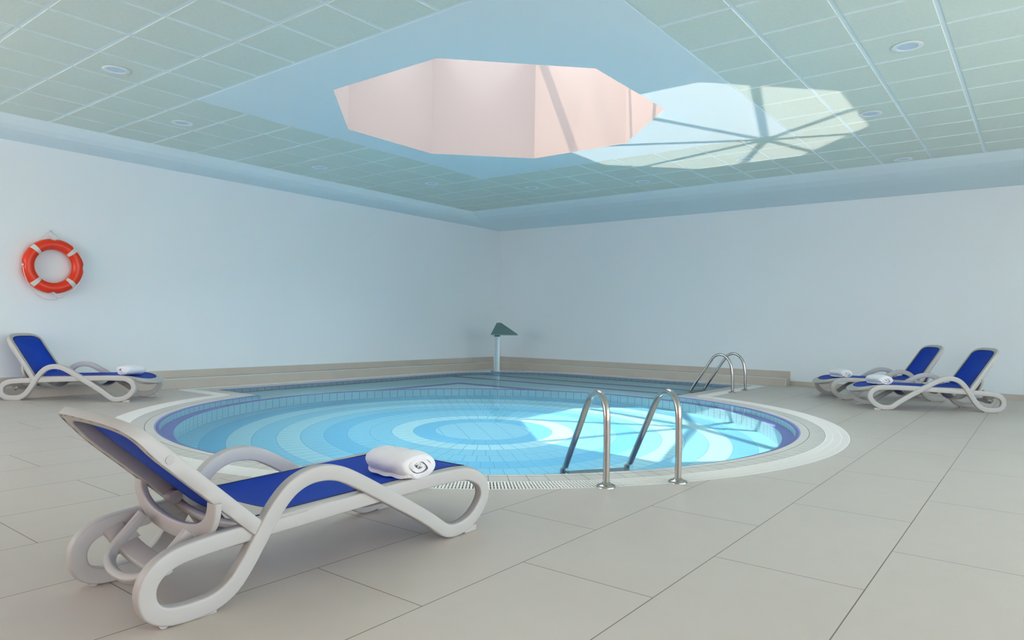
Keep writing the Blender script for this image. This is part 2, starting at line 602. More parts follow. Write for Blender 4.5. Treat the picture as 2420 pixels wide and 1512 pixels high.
def mat_water():
    mt, nt, b = new_mat('pool_water')
    for n in list(nt.nodes):
        if n.type == 'BSDF_PRINCIPLED': nt.nodes.remove(n)
    g = nt.nodes.new('ShaderNodeBsdfGlass')
    g.inputs['IOR'].default_value = 1.333
    g.inputs['Roughness'].default_value = 0.0
    g.inputs['Color'].default_value = (0.80, 0.955, 1.0, 1)
    out = [n for n in nt.nodes if n.type == 'OUTPUT_MATERIAL'][0]
    # calm, clear water: refraction with a soft Fresnel reflection on top
    nt.nodes.remove(g)
    g = nt.nodes.new('ShaderNodeBsdfRefraction')
    g.inputs['IOR'].default_value = 1.333; g.inputs['Roughness'].default_value = 0.0
    g.inputs['Color'].default_value = (0.90, 0.98, 1.0, 1)
    gl = nt.nodes.new('ShaderNodeBsdfGlossy'); gl.inputs['Roughness'].default_value = 0.0
    fr = nt.nodes.new('ShaderNodeFresnel'); fr.inputs['IOR'].default_value = 1.333
    N = NT(nt)
    mx = nt.nodes.new('ShaderNodeMixShader')
    nt.links.new(N.math('MULTIPLY', fr.outputs[0], 0.42), mx.inputs[0])
    nt.links.new(g.outputs[0], mx.inputs[1]); nt.links.new(gl.outputs[0], mx.inputs[2])
    nt.links.new(mx.outputs[0], out.inputs['Surface'])
    return mt
M['water'] = mat_water()

def mat_glass():
    mt, nt, b = new_mat('skylight_glass')
    nt.nodes.remove(b)
    t = nt.nodes.new('ShaderNodeBsdfTransparent'); t.inputs[0].default_value = (0.97, 0.985, 0.99, 1)
    g = nt.nodes.new('ShaderNodeBsdfGlossy'); g.inputs['Roughness'].default_value = 0.03
    mx = nt.nodes.new('ShaderNodeMixShader'); mx.inputs[0].default_value = 0.07
    nt.links.new(t.outputs[0], mx.inputs[1]); nt.links.new(g.outputs[0], mx.inputs[2])
    out = [n for n in nt.nodes if n.type == 'OUTPUT_MATERIAL'][0]
    nt.links.new(mx.outputs[0], out.inputs['Surface'])
    return mt
M['glass'] = mat_glass()

# ------------------------------------------------------------------ the room
FX0, FY0 = -3.0, -4.0                      # how far the room runs behind the camera
# floor: star-shaped ring between the room's rectangle and the channel's outer edge
mb = MB()
A = contour(0.43)
def rect_r(th, x0, x1, y0, y1):
    c, s_ = cos(th), sin(th); t = 1e9
    if c > 1e-9: t = min(t, (x1 - PC.x) / c)
    if c < -1e-9: t = min(t, (x0 - PC.x) / c)
    if s_ > 1e-9: t = min(t, (y1 - PC.y) / s_)
    if s_ < -1e-9: t = min(t, (y0 - PC.y) / s_)
    return t
corn = [atan2(yy - PC.y, xx - PC.x) % (2 * pi) for xx in (FX0, XW) for yy in (FY0, YW)]
angs = sorted(set(ANG + [round(c_, 6) for c_ in corn]))
inn, out_ = [], []
for a in angs:
    r = ray_r(a, 0.43); inn.append((PC.x + cos(a) * r, PC.y + sin(a) * r, 0))
    r = rect_r(a, FX0, XW, FY0, YW); out_.append((PC.x + cos(a) * r, PC.y + sin(a) * r, 0))
n = len(angs)
mb.add(inn + out_, [(i, n + i, n + (i + 1) % n, (i + 1) % n) for i in range(n)])
mb.build('floor', M['floor'], smooth=0, kind='structure')

# rim of the basin: two rows of coping tiles, violet trim, channel
mb = MB()
strip(mb, 0.0, -0.004, 0.02, -0.001, 0)
strip(mb, 0.02, -0.001, 0.074, 0.0, 0)
strip(mb, 0.074, 0.0, 0.077, -0.001, 2)
strip(mb, 0.077, -0.001, 0.080, 0.0, 2)
strip(mb, 0.080, 0.0, 0.215, 0.0, 1)
strip(mb, 0.215, 0.0, 0.217, -0.05, 1)
strip(mb, 0.217, -0.05, 0.428, -0.05, 2)
strip(mb, 0.428, -0.05, 0.43, 0.0, 1)
mb.build('trim_1', [M['rim'], M['rim2'], M['channel']], smooth=0, kind='structure')

# basin
mb = MB()
strip(mb, 0.0, -0.004, -0.045, -0.026, 0)
strip(mb, -0.045, -0.026, -0.047, LEDGE_Z, 1, v0=0.0, v1=0.49)
rims = contour(-0.047)
nA = len(ANG)
vs_ = [(p.x, p.y, LEDGE_Z) for p in rims] + [(PC.x + LEDGE_R * cos(a), PC.y + LEDGE_R * sin(a), LEDGE_Z) for a in ANG]
mb.add(vs_, [(i, (i + 1) % nA, nA + (i + 1) % nA, nA + i) for i in range(nA)], 2, [((0, 0),) * 4] * nA)
vs_ = [(PC.x + LEDGE_R * cos(a), PC.y + LEDGE_R * sin(a), LEDGE_Z) for a in ANG] + [(PC.x + LEDGE_R * cos(a), PC.y + LEDGE_R * sin(a), FLOOR_Z) for a in ANG]
AA = ANG + [2 * pi]
mb.add(vs_, [(i, (i + 1) % nA, nA + (i + 1) % nA, nA + i) for i in range(nA)], 1,
       [((AA[i] * LEDGE_R, 0.0), (AA[i + 1] * LEDGE_R, 0.0), (AA[i + 1] * LEDGE_R, 0.98), (AA[i] * LEDGE_R, 0.98)) for i in range(nA)])
vs_ = [(PC.x, PC.y, FLOOR_Z)] + [(PC.x + LEDGE_R * cos(a), PC.y + LEDGE_R * sin(a), FLOOR_Z) for a in ANG]
mb.add(vs_, [(0, 1 + i, 1 + (i + 1) % nA) for i in range(nA)], 3, [((0, 0),) * 3] * nA)
basin = mb.build('pool_basin', [M['violet'], M['poolwall'], M['ledge'], M['poolfloor']], smooth=0, kind='structure')
basin.cycles.is_caustics_receiver = True

# water
mb = MB()
E_ = contour(-0.012)
mb.add([(PC.x, PC.y, WATER_Z)] + [(p.x, p.y, WATER_Z) for p in E_], [(0, 1 + i, 1 + (i + 1) % nA) for i in range(nA)])
water = mb.build('pool_water', M['water'], smooth=0, keep=True)
water.data.polygons.foreach_set('use_smooth', [True] * len(water.data.polygons))
tag(water, 'clear still water filling the round pool and its spa arm', 'water', kind='stuff')
water.cycles.is_caustics_caster = True

# overflow grating
L_ = contour(0.3225)
al = arclen(L_)
mb = MB()
step = 0.0212
k = 0; s_ = 0.0
def gradn(p):
    e = 1e-3
    g = Vector((sdf(p.x + e, p.y) - sdf(p.x - e, p.y), sdf(p.x, p.y + e) - sdf(p.x, p.y - e)))
    return g.normalized()
while s_ < al[-1]:
    while al[k + 1] < s_: k += 1
    t = (s_ - al[k]) / max(1e-9, al[k + 1] - al[k])
    p = L_[k].lerp(L_[(k + 1) % len(L_)], t)
    g = gradn(p)
    mb.box((p.x, p.y, -0.006), (0.209, 0.0135, 0.012), atan2(g.y, g.x))
    s_ += step
def ringband(d0, d1, z):
    A_, B_ = contour(d0), contour(d1); n_ = len(A_)
    mb.add([(q.x, q.y, z) for q in A_] + [(q.x, q.y, z) for q in B_], [(i, n_ + i, n_ + (i + 1) % n_, (i + 1) % n_) for i in range(n_)])
for a_, b_ in ((0.218, 0.233), (0.277, 0.286), (0.350, 0.359), (0.412, 0.428)): ringband(a_, b_, -0.0008)
gr = mb.build('overflow_grate', M['grate'], smooth=0)
tag(gr, 'white slotted plastic overflow grate running round the whole pool edge', 'grate')

# walls
def quadbox(name, x0, x1, y0, y1, z0, z1, mat, kind='structure', bevel=0, parent=None):
    b_ = MB(); b_.box(((x0 + x1) / 2, (y0 + y1) / 2, (z0 + z1) / 2), (x1 - x0, y1 - y0, z1 - z0))
    o = b_.build(name, mat, smooth=0, bevel=bevel, parent=parent)
    if kind: o['kind'] = kind
    return o
quadbox('wall_right', XW, XW + 0.2, FY0, YW + 0.2, 0, CEIL + 0.3, M['wall'])
quadbox('wall_left', FX0, XW, YW, YW + 0.2, 0, CEIL + 0.3, M['wall'])

# the two sides behind the camera, each with a long window opening
for nm, horiz in (('wall_back', False), ('wall_front', True)):
    b_ = MB()
    lo_, hi_, z0_, z1_ = (FX0, XW, 0.85, 3.0) if horiz else (FY0, YW, 0.85, 3.0)
    o0, o1 = (-2.0, 9.2) if horiz else (4.6, YW - 0.4)
    def bx_(a, b__, za, zb):
        if horiz: b_.box(((a + b__) / 2, FY0 - 0.1, (za + zb) / 2), (b__ - a, 0.2, zb - za))
        else: b_.box((FX0 - 0.1, (a + b__) / 2, (za + zb) / 2), (0.2, b__ - a, zb - za))
    bx_(lo_, hi_, 0, z0_); bx_(lo_, hi_, z1_, CEIL + .3); bx_(lo_, o0, z0_, z1_); bx_(o1, hi_, z0_, z1_)
    b_.build(nm, M['wall'] if horiz else M['peach'], smooth=0, kind='structure')

# low tiled plinth along both walls, upstand above it, skirting on the right wall
BX, BY, BE = 12.50, 9.96, 3.57
mb = MB()
P_ = [(FX0, YW), (FX0, BY), (BX, BY), (BX, BE), (XW, BE), (XW, YW)]
zt = 0.142
vs_ = [(x, y, 0) for x, y in P_] + [(x, y, zt) for x, y in P_]
mb.add(vs_, [(i, (i + 1) % 6, 6 + (i + 1) % 6, 6 + i) for i in range(6)] + [(6, 7, 8, 11), (8, 9, 10, 11)])
mb.build('trim_2', M['bench'], smooth=0, kind='structure')
mb = MB()
mb.box(((FX0 + BX) / 2, BY + 0.004, zt - 0.005), (BX - FX0, 0.014, 0.014))
mb.box((BX + 0.004, (BY + BE) / 2, zt - 0.005), (0.014, BY - BE, 0.014))
mb.box((BX + 0.004, BE + 0.006, zt / 2), (0.014, 0.014, zt))
mb.box(((BX + XW) / 2, BE + 0.004, zt - 0.005), (XW - BX, 0.014, 0.014))
mb.build('trim_3', M['bench_edge'], smooth=0, kind='structure')
quadbox('baseboard_left', FX0, XW, YW - 0.012, YW, zt, 0.247, M['bench'])
quadbox('trim_4', XW - 0.012, XW, BE, YW - 0.012, zt, 0.25, M['bench'])
quadbox('baseboard_right', XW - 0.012, XW, FY0, BE, 0, 0.082, M['bench'])

# ------------------------------------------------------------------ ceiling
TX0, TX1, TY0, TY1 = 2.573 - 0.6 * 9, 10.94, 1.233 - 0.6 * 9, 9.52
GX0, GX1, GY0, GY1 = 3.785, 8.573, 2.433, 7.233  # smooth gypsum square round the skylight
octv = [Vector((OC.x + OR * cos(radians(22.5 + 45 * k)), OC.y + OR * sin(radians(22.5 + 45 * k)))) for k in range(8)]
mb = MB()
# gypsum square with octagonal hole
sq = [(GX1, GY1), (GX0, GY1), (GX0, GY0), (GX1, GY0)]
ov = [(v.x, v.y) for v in octv]            # 22.5, 67.5, 112.5 ...
def hole(z, pts_outer):
    vs2 = [(x, y, z) for x, y in ov] + [(x, y, z) for x, y in pts_outer]
    # side faces: right(7,0) top(1,2) left(3,4) bottom(5,6); corners: (0,1)->sq0 (2,3)->sq1 (4,5)->sq2 (6,7)->sq3
    fs2 = [(7, 0, 8, 11), (1, 2, 9, 8), (3, 4, 10, 9), (5, 6, 11, 10), (0, 1, 8), (2, 3, 9), (4, 5, 10), (6, 7, 11)]
    return vs2, fs2
vs2, fs2 = hole(CEIL - 0.006, sq)
mb.add(vs2, fs2)
# little return up at the square's edge
for i in range(4):
    a, b_ = sq[i], sq[(i + 1) % 4]
    mb.add([(a[0], a[1], CEIL - 0.006), (b_[0], b_[1], CEIL - 0.006), (b_[0], b_[1], CEIL + 0.02), (a[0], a[1], CEIL + 0.02)], [(0, 1, 2, 3)])
# dropped border along both walls
ZB = 3.205
zc = ZB
def q(*p): mb.add(list(p), [tuple(range(len(p)))])
cove = [(0.0, CEIL + .02), (0.0, CEIL - .006), (0.10, CEIL - .045), (0.26, CEIL - .095), (0.50, CEIL - .135), (0.85, CEIL - .155), (None, CEIL - .165)]
for (t0, z0), (t1, z1) in zip(cove[:-1], cove[1:]):
    ax0, ay0 = TX1 + t0, TY1 + t0 * 0.38
    ax1, ay1 = (XW, YW) if t1 is None else (TX1 + t1, TY1 + t1 * 0.38)
    q((ax0, FY0, z0), (ax0, ay0, z0), (ax1, ay1, z1), (ax1, FY0, z1))
    q((FX0, ay0, z0), (ax0, ay0, z0), (ax1, ay1, z1), (FX0, ay1, z1))
mb.build('ceiling', M['gypsum'], smooth=0, kind='structure')

# grid bars + tiles
mb = MB()
def rect_minus(x0, x1, y0, y1, z):
    """grid-bar plane outside the gypsum square"""
    for a, b_, c, d_ in ((x0, GX0, y0, y1), (GX1, x1, y0, y1), (GX0, GX1, y0, GY0), (GX0, GX1, GY1, y1)):
        mb.add([(a, c, z), (b_, c, z), (b_, d_, z), (a, d_, z)], [(0, 1, 2, 3)])
rect_minus(FX0, TX1, FY0, TY1, CEIL)
mb.build('trim_5', M['tbar'], smooth=0, kind='structure')
lamps = [(2.87, 6.98), (4.12, 8.20), (6.54, 8.78), (8.36, 8.18), (9.57, 6.98), (10.16, 5.18), (6.49, 0.92), (8.30, 1.52), (10.76, 1.56), (9.58, 3.33)]
mb = MB()
g_, drop = 0.017, 0.006
for i in range(-9, 16):
    for j in range(-9, 15):
        x0, y0 = 2.573 + 0.6 * i, 1.233 + 0.6 * j
        x1, y1 = x0 + 0.6, y0 + 0.6
        x0, y0 = max(x0, FX0), max(y0, FY0)
        x1, y1 = min(x1, TX1 + g_), min(y1, TY1 + g_)
        if x1 - x0 < 0.05 or y1 - y0 < 0.05: continue
        cx_, cy_ = (x0 + x1) / 2, (y0 + y1) / 2
        if GX0 < cx_ < GX1 and GY0 < cy_ < GY1: continue
        a, b_, c, d_ = x0 + g_, x1 - g_, y0 + g_, y1 - g_
        z0, z1 = CEIL - drop, CEIL + 0.001
        e = 0.003
        vv_ = [(a, c, z1), (b_, c, z1), (b_, d_, z1), (a, d_, z1), (a + e, c + e, z0), (b_ - e, c + e, z0), (b_ - e, d_ - e, z0), (a + e, d_ - e, z0)]
        mb.add(vv_, [(7, 6, 5, 4), (0, 1, 5, 4), (1, 2, 6, 5), (2, 3, 7, 6), (3, 0, 4, 7)])
mb.build('trim_6', M['ctile'], smooth=0, kind='structure')
# slab above so that no daylight leaks between ceiling and skylight
sqb = [(XW + .2, YW + .2), (FX0, YW + .2), (FX0, FY0), (XW + .2, FY0)]
mb = MB(); vs2, fs2 = hole(CEIL + 0.35, sqb); mb.add(vs2, fs2)
mb.build('trim_7', M['wall'], smooth=0, kind='structure')

# ------------------------------------------------------------------ skylight: shaft, ribs, panes
ZS, ZH = 4.95, 5.75
mb = MB()
for i in range(8):
    a, b_ = octv[i], octv[(i + 1) % 8]
    mb.add([(a.x, a.y, CEIL - 0.006), (b_.x, b_.y, CEIL - 0.006), (b_.x, b_.y, ZS), (a.x, a.y, ZS)], [(0, 1, 2, 3)])
    a2 = OC + (a - OC) * 1.12; b2 = OC + (b_ - OC) * 1.12
    mb.add([(a.x, a.y, ZS), (b_.x, b_.y, ZS), (b2.x, b2.y, ZS), (a2.x, a2.y, ZS)], [(0, 1, 2, 3)])
    mb.add([(a2.x, a2.y, CEIL + .36), (b2.x, b2.y, CEIL + .36), (b2.x, b2.y, ZS), (a2.x, a2.y, ZS)], [(0, 1, 2, 3)])
mb.build('trim_8', M['shaft'], smooth=0, kind='structure')
sk = empty('window_1', (OC.x, OC.y, ZS)); sk['kind'] = 'structure'
M['rib'] = simple('grey_aluminium_rib', rgb(180, 176, 174), 0.5)
def rel(o): return o
for i in range(8):
    v = octv[i] - OC
    p0 = Vector((v.x * 1.03, v.y * 1.03, 0.0)); p1 = Vector((0, 0, ZH - ZS))
    ax_ = (p1 - p0).normalized(); sd_ = Vector((-v.y, v.x, 0)).normalized(); nn_ = ax_.cross(sd_)
    b_ = MB(); b_.sweep([p0, p1], [sd_, sd_], rrect(0.085, 0.11, 0.01, 1), lat=nn_)
    b_.build('rib', M['rib'], parent=sk)
    w0, w1 = octv[i] - OC, octv[(i + 1) % 8] - OC
    b_ = MB(); b_.add([(w0.x, w0.y, 0.05), (w1.x, w1.y, 0.05), (0, 0, ZH - ZS + 0.05)], [(0, 1, 2)])
    b_.build('pane', M['glass'], parent=sk, smooth=0)
b_ = MB(); b_.cyl((0, 0, ZH - ZS - 0.09), (0, 0, ZH - ZS + 0.08), 0.15, n=16); b_.build('hub', M['rib'], parent=sk)

# added lamp standing in for sunlight mirrored off the water, ribs masked in
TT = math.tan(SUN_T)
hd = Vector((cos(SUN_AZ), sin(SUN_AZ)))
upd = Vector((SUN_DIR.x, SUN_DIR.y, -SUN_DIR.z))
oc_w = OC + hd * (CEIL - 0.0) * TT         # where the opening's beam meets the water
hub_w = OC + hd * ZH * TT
ld = bpy.data.lights.new('added_reflection_lamp', 'AREA')
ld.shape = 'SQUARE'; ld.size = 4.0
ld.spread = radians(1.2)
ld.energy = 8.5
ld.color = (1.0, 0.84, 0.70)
lo = bpy.data.objects.new('added_reflection_lamp', ld); COL.objects.link(lo)
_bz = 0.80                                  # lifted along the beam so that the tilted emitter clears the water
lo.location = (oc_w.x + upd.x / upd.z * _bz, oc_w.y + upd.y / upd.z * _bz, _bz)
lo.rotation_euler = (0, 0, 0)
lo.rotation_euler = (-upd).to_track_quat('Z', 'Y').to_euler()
ld.use_nodes = True
lnt = ld.node_tree
LN = NT(lnt)
em = [n_ for n_ in lnt.nodes if n_.type == 'EMISSION'][0]
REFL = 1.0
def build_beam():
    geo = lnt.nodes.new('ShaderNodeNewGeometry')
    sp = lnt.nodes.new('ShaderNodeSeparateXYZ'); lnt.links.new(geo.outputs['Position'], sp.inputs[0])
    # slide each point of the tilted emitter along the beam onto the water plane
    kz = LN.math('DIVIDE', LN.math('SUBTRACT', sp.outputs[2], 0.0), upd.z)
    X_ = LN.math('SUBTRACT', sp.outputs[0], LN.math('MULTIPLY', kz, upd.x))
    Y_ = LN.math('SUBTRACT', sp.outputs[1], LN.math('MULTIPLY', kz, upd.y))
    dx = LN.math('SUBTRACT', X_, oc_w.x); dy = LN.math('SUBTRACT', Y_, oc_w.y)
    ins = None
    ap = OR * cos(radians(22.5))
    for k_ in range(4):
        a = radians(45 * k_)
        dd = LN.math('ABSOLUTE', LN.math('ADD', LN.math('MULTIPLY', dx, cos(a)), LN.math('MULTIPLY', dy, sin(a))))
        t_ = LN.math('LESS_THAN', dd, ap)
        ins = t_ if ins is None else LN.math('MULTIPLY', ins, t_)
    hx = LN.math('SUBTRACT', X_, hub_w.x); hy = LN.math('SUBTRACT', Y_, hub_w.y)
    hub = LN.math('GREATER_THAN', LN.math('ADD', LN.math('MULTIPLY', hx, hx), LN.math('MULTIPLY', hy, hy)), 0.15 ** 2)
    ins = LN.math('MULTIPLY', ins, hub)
    for k_ in range(8):  # rib shadows are drawn into the lamp's emission
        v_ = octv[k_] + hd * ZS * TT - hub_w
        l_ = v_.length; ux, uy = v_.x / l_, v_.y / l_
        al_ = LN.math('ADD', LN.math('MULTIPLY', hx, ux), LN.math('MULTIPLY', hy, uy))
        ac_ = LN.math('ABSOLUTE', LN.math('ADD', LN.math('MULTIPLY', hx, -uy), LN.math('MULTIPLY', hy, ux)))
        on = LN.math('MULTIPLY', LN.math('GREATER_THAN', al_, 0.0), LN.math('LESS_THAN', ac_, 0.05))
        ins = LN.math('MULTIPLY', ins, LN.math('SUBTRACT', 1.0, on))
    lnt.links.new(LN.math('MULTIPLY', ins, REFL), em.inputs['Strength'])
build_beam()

# ------------------------------------------------------------------ ceiling downlights
def downlight(x, y):
    t = empty('downlight', (x, y, CEIL - 0.009))
    b1 = MB(); b1.lathe([(0.078, 0.004), (0.080, -0.004), (0.112, -0.007), (0.118, -0.004), (0.118, 0.0)], n=40)
    b1.build('trim_ring', M['lampring'], parent=t, smooth=50)
    b2 = MB(); b2.lathe([(0.0, -0.0005), (0.05, -0.001), (0.079, -0.0005)], n=32)
    b2.build('lens', M['lens'], parent=t)
    return t
dl = downlight(0, 0)
dl_labels = ['round downlight at far left of the ceiling, nearest the left edge',
 'round downlight left of the gypsum square, second from the left edge',
 'third round downlight from the left, in the ceiling tiles along the left wall',
 'tiny round downlight near the far corner, just left of the corner line',
 'tiny round downlight nearest the far corner, right of the corner line',
 'small round downlight beyond the bright patch, near the right wall',
 'large round downlight at upper right, nearest the camera on the right',
 'round downlight right beside the bright patch on the ceiling',
 'faint round downlight at far right, close to the ceiling border over the right wall',
 'downlight inside the bright patch on the ceiling, on a dark rib stripe']
for i, (x, y) in enumerate(lamps):
    o = dl if i == 0 else copy_tree(dl)
    o.location = (x, y, CEIL - 0.009)
    tag(o, dl_labels[i], 'ceiling light', 'recessed ceiling downlights')
lamps_ok = True

# ------------------------------------------------------------------ sun lounger
def sag(x, a): return a * (1 - (2 * x - 1) ** 2)

def make_lounger(back_deg):
    root = empty('sun_lounger')
    W_ = 0.68
    # closed ribbon of one side: (u, z, inset)
    prof = [(1.50, .283, .014), (1.34, .285, .016), (1.17, .281, .016), (1.0, .274, .016), (.80, .264, .016), (.60, .254, .016), (.40, .244, .016),
            (.27, .237, .012), (.15, .224, .006), (.085, .198, 0), (.052, .155, 0), (.048, .105, 0), (.068, .062, 0), (.115, .037, 0), (.19, .031, 0), (.27, .040, 0),
            (.335, .075, 0), (.385, .135, 0), (.432, .208, 0), (.478, .28, 0), (.522, .338, 0), (.572, .382, 0), (.63, .407, 0), (.69, .4135, 0),
            (.75, .407, 0), (.81, .386, 0), (.90, .338, 0), (1.02, .268, 0), (1.15, .192, 0), (1.26, .124, 0), (1.33, .074, 0), (1.375, .045, 0), (1.42, .033, 0),
            (1.48, .036, 0), (1.54, .055, 0), (1.592, .092, 0), (1.63, .140, 0), (1.639, .182, 0), (1.622, .226, 0), (1.585, .258, 0.004), (1.545, .275, .010)]
    path = catmull(prof, 190, closed=True)
    n_ = len(path)
    def side(v_out, sgn):
        pts, nr = [], []
        for i, p in enumerate(path):
            a, b_ = path[(i - 1) % n_], path[(i + 1) % n_]
            t = Vector((b_.x - a.x, 0, b_.y - a.y)).normalized()
            nr.append(Vector((-t.z, 0, t.x)))
            pts.append(Vector((p.x, v_out + sgn * (p.z + 0.023 + 0.040 * (1 - p.x / 1.6)), p.y)))
        b_ = MB()
        b_.sweep(pts, nr, rrect(0.061, 0.046, 0.008, 3), closed=True, lat=Vector((0, 1, 0)))
        o = b_.build('side_frame', M['plastic'], root, smooth=42)
        # foot pad and rear roller are sub-parts of the side
        c = MB(); c.box((1.545, v_out + sgn * 0.025, 0.014), (0.085, 0.034, 0.028)); c.build('foot_pad', M['plastic'], o, bevel=0.004)
        c = MB(); c.box((0.25, v_out + sgn * 0.056, 0.005), (0.06, 0.03, 0.010)); c.build('foot_pad', M['plastic'], o, bevel=0.002)
        c = MB(); c.cyl((0.105, v_out + sgn * 0.046, 0.02), (0.105, v_out + sgn * 0.074, 0.02), 0.0195, n=20); c.build('roller', M['plastic'], o)
        return o
    side(0.0, 1); side(W_, -1)
    # seat: foot-end cap with rounded plan, inner rails
    b_ = MB()
    V0, V1 = 0.050, W_ - 0.050
    vc = W_ / 2
    nC = 40
    def plan(a, hw, u0, du, p=2.6):
        # superellipse end, a from -pi/2..pi/2
        c, s__ = cos(a), sin(a)
        return (u0 + du * abs(c) ** (2 / p), vc + hw * (abs(s__) ** (2 / p)) * (1 if s__ >= 0 else -1))
    outer = [plan(-pi / 2 + pi * k_ / nC, 0.300, 1.45, 0.33) for k_ in range(nC + 1)]
    inner = [plan(-pi / 2 + pi * k_ / nC, 0.262, 1.40, 0.30) for k_ in range(nC + 1)]
    outer = [(0.43, vc - 0.300)] + outer + [(0.43, vc + 0.300)]
    inner = [(0.43, vc - 0.262)] + inner + [(0.43, vc + 0.262)]
    ztop = 0.3145
    def zt_(u): return 0.288 + 0.026 * min(1.0, max(0.0, (u - 0.43) / 0.75)) - max(0, (u - 1.42)) ** 2 * 0.62
    m_ = len(outer)
    rings = []
    rings.append([(u, v, zt_(u) - 0.020) for u, v in inner])
    rings.append([(u, v, zt_(u) + 0.002) for u, v in inner])
    rings.append([(u, v, zt_(u) + 0.004) for u, v in [((a[0] * .5 + b2[0] * .5), (a[1] * .5 + b2[1] * .5)) for a, b2 in zip(inner, outer)]])
    rings.append([(u, v, zt_(u) - 0.004) for u, v in outer])
    def shrink(lst, k_): return [(u if u < 0.5 else u - k_ * max(0, (u - 1.35)) / 0.4, vc + (v - vc) * (1 - k_ * 0.6)) for u, v in lst]
    ap_ = lambda u: 0.008 + 0.034 * min(1, max(0, (u - 1.46) / 0.2))
    rings.append([(u + 0.004 * (u > 1.4), v, zt_(u) - 0.018) for u, v in outer])
    rings.append([(u, v, zt_(u) - 0.018 - ap_(u)) for u, v in shrink(outer, 0.05)])
    rings.append([(u, v, zt_(u) - 0.018 - ap_(u)) for u, v in shrink(outer, 0.09)])
    vs_ = [p for r_ in rings for p in r_]
    fs_ = []
    for a in range(len(rings) - 1):
        for k_ in range(m_ - 1):
            fs_.append((a * m_ + k_, a * m_ + k_ + 1, (a + 1) * m_ + k_ + 1, (a + 1) * m_ + k_))
    b_.add(vs_, fs_)
    b_.build('seat_frame', M['plastic'], root, smooth=50)
    # seat fabric
    b_ = MB(); NU, NV = 40, 14
    vs_, fs_ = [], []
    for i in range(NU + 1):
        u = 0.445 + (1.705 - 0.445) * (1 - (1 - i / NU) ** 1.25)
        t = max(0.0, (u - 1.40) / 0.3055)
        hw = 0.266 * (max(0.0, 1 - min(1, t) ** 2.6)) ** (1 / 2.6) if t > 0 else 0.266
        hw = max(hw, 0.02)
        for j in range(NV + 1):
            s__ = j / NV
            lift = 0.10 * max(0, (0.60 - u) / 0.155) ** 2 * 0.4
            vs_.append((u, vc + hw * (2 * s__ - 1), zt_(u) + 0.001 - sag(s__, 0.012) * min(1, hw / .25) * min(1, (1.706 - u) / .2) + lift))
    for i in range(NU):
        for j in range(NV):
            a = i * (NV + 1) + j
            fs_.append((a, a + 1, a + NV + 2, a + NV + 1))
    b_.add(vs_, fs_)
    sf = b_.build('seat_fabric', M['fabric'], root, smooth=80)
    b_ = MB()
    edge = [(u, v, zt_(u) + 0.003) for u, v in inner]
    tube_pts(b_, edge, 0.0028, 6)
    b_.build('piping', M['piping'], sf, smooth=80)
    # bowed cross members below the seat
    for (u, dz, wd) in ((0.50, 0.105, 0.12), (1.10, 0.075, 0.10)):
        b_ = MB(); pts, nr = [], []
        for k_ in range(25):
            s__ = k_ / 24
            pts.append(Vector((u, 0.062 + (W_ - 0.124) * s__, 0.245 - sag(s__, dz))))
        for k_ in range(25):
            t = (pts[min(24, k_ + 1)] - pts[max(0, k_ - 1)]).normalized()
            nr.append(Vector((1, 0, 0)))
        lt = [Vector((1, 0, 0)).cross((pts[min(24, k_ + 1)] - pts[max(0, k_ - 1)]).normalized()) for k_ in range(25)]
        b_.sweep(pts, nr, rrect(wd, 0.016, 0.006, 2), lat=lt)
        b_.build('cross_member', M['plastic'], root, smooth=60)
    # rear bowed crossbar between the loops
    b_ = MB(); pts = []
    for k_ in range(25):
        s__ = k_ / 24
        pts.append(Vector((0.16 + sag(s__, 0.03), 0.072 + (W_ - 0.144) * s__, 0.215 - sag(s__, 0.085))))
    lt = [Vector((1, 0, 0)).cross((pts[min(24, k_ + 1)] - pts[max(0, k_ - 1)]).normalized()) for k_ in range(25)]
    b_.sweep(pts, [Vector((1, 0, 0.35)).normalized()] * 25, rrect(0.075, 0.022, 0.008, 2), lat=lt)
    b_.build('rear_crossbar', M['plastic'], root, smooth=60)
    # backrest: local (b along, v across, h out of the sitting side)
    br = radians(180 - back_deg)
    bd = Vector((cos(br), 0, sin(br)))
    bn = Vector((sin(br), 0, -cos(br)))     # towards the sitter (up and forward)
    if bn.z < 0: bn = -bn
    piv = Vector((0.455, 0, 0.270))
    BL = 0.655
    def bp(b0, v, h):
        curve = -0.016 * max(0, (b0 / BL - 0.80) / 0.20) ** 2   # head end bends back a little
        return piv + bd * b0 + bn * (h + curve) + Vector((0, v, 0))
    hw0 = 0.305
    # outline from the near foot of the back, round the head, to the far foot
    out2 = []
    for k_ in range(12): out2.append((0.0 + (BL - 0.16) * k_ / 12, vc - hw0 + 0.010 * (k_ / 12)))
    for k_ in range(33):
        a = pi * k_ / 32
        c, s__ = cos(a), sin(a)
        out2.append((BL - 0.16 + 0.16 * abs(s__) ** (2 / 3.2), vc - (hw0 - 0.010) * (abs(c) ** (2 / 3.2)) * (1 if c >= 0 else -1)))
    for k_ in range(12): out2.append((BL - 0.16 - (BL - 0.16) * (k_ + 1) / 12, vc + hw0 - 0.010 * (1 - (k_ + 1) / 12)))
    nB = len(out2)
    nrm2 = []
    for k_ in range(nB):
        a, b2 = out2[max(0, k_ - 1)], out2[min(nB - 1, k_ + 1)]
        t = Vector((b2[0] - a[0], b2[1] - a[1])).normalized()
        nrm2.append(Vector((-t.y, t.x)) * 1.0)     # inward
    cen = Vector((BL * .4, vc))
    for k_ in range(nB):
        if (cen - Vector(out2[k_])).dot(nrm2[k_]) < 0: nrm2[k_] = -nrm2[k_]
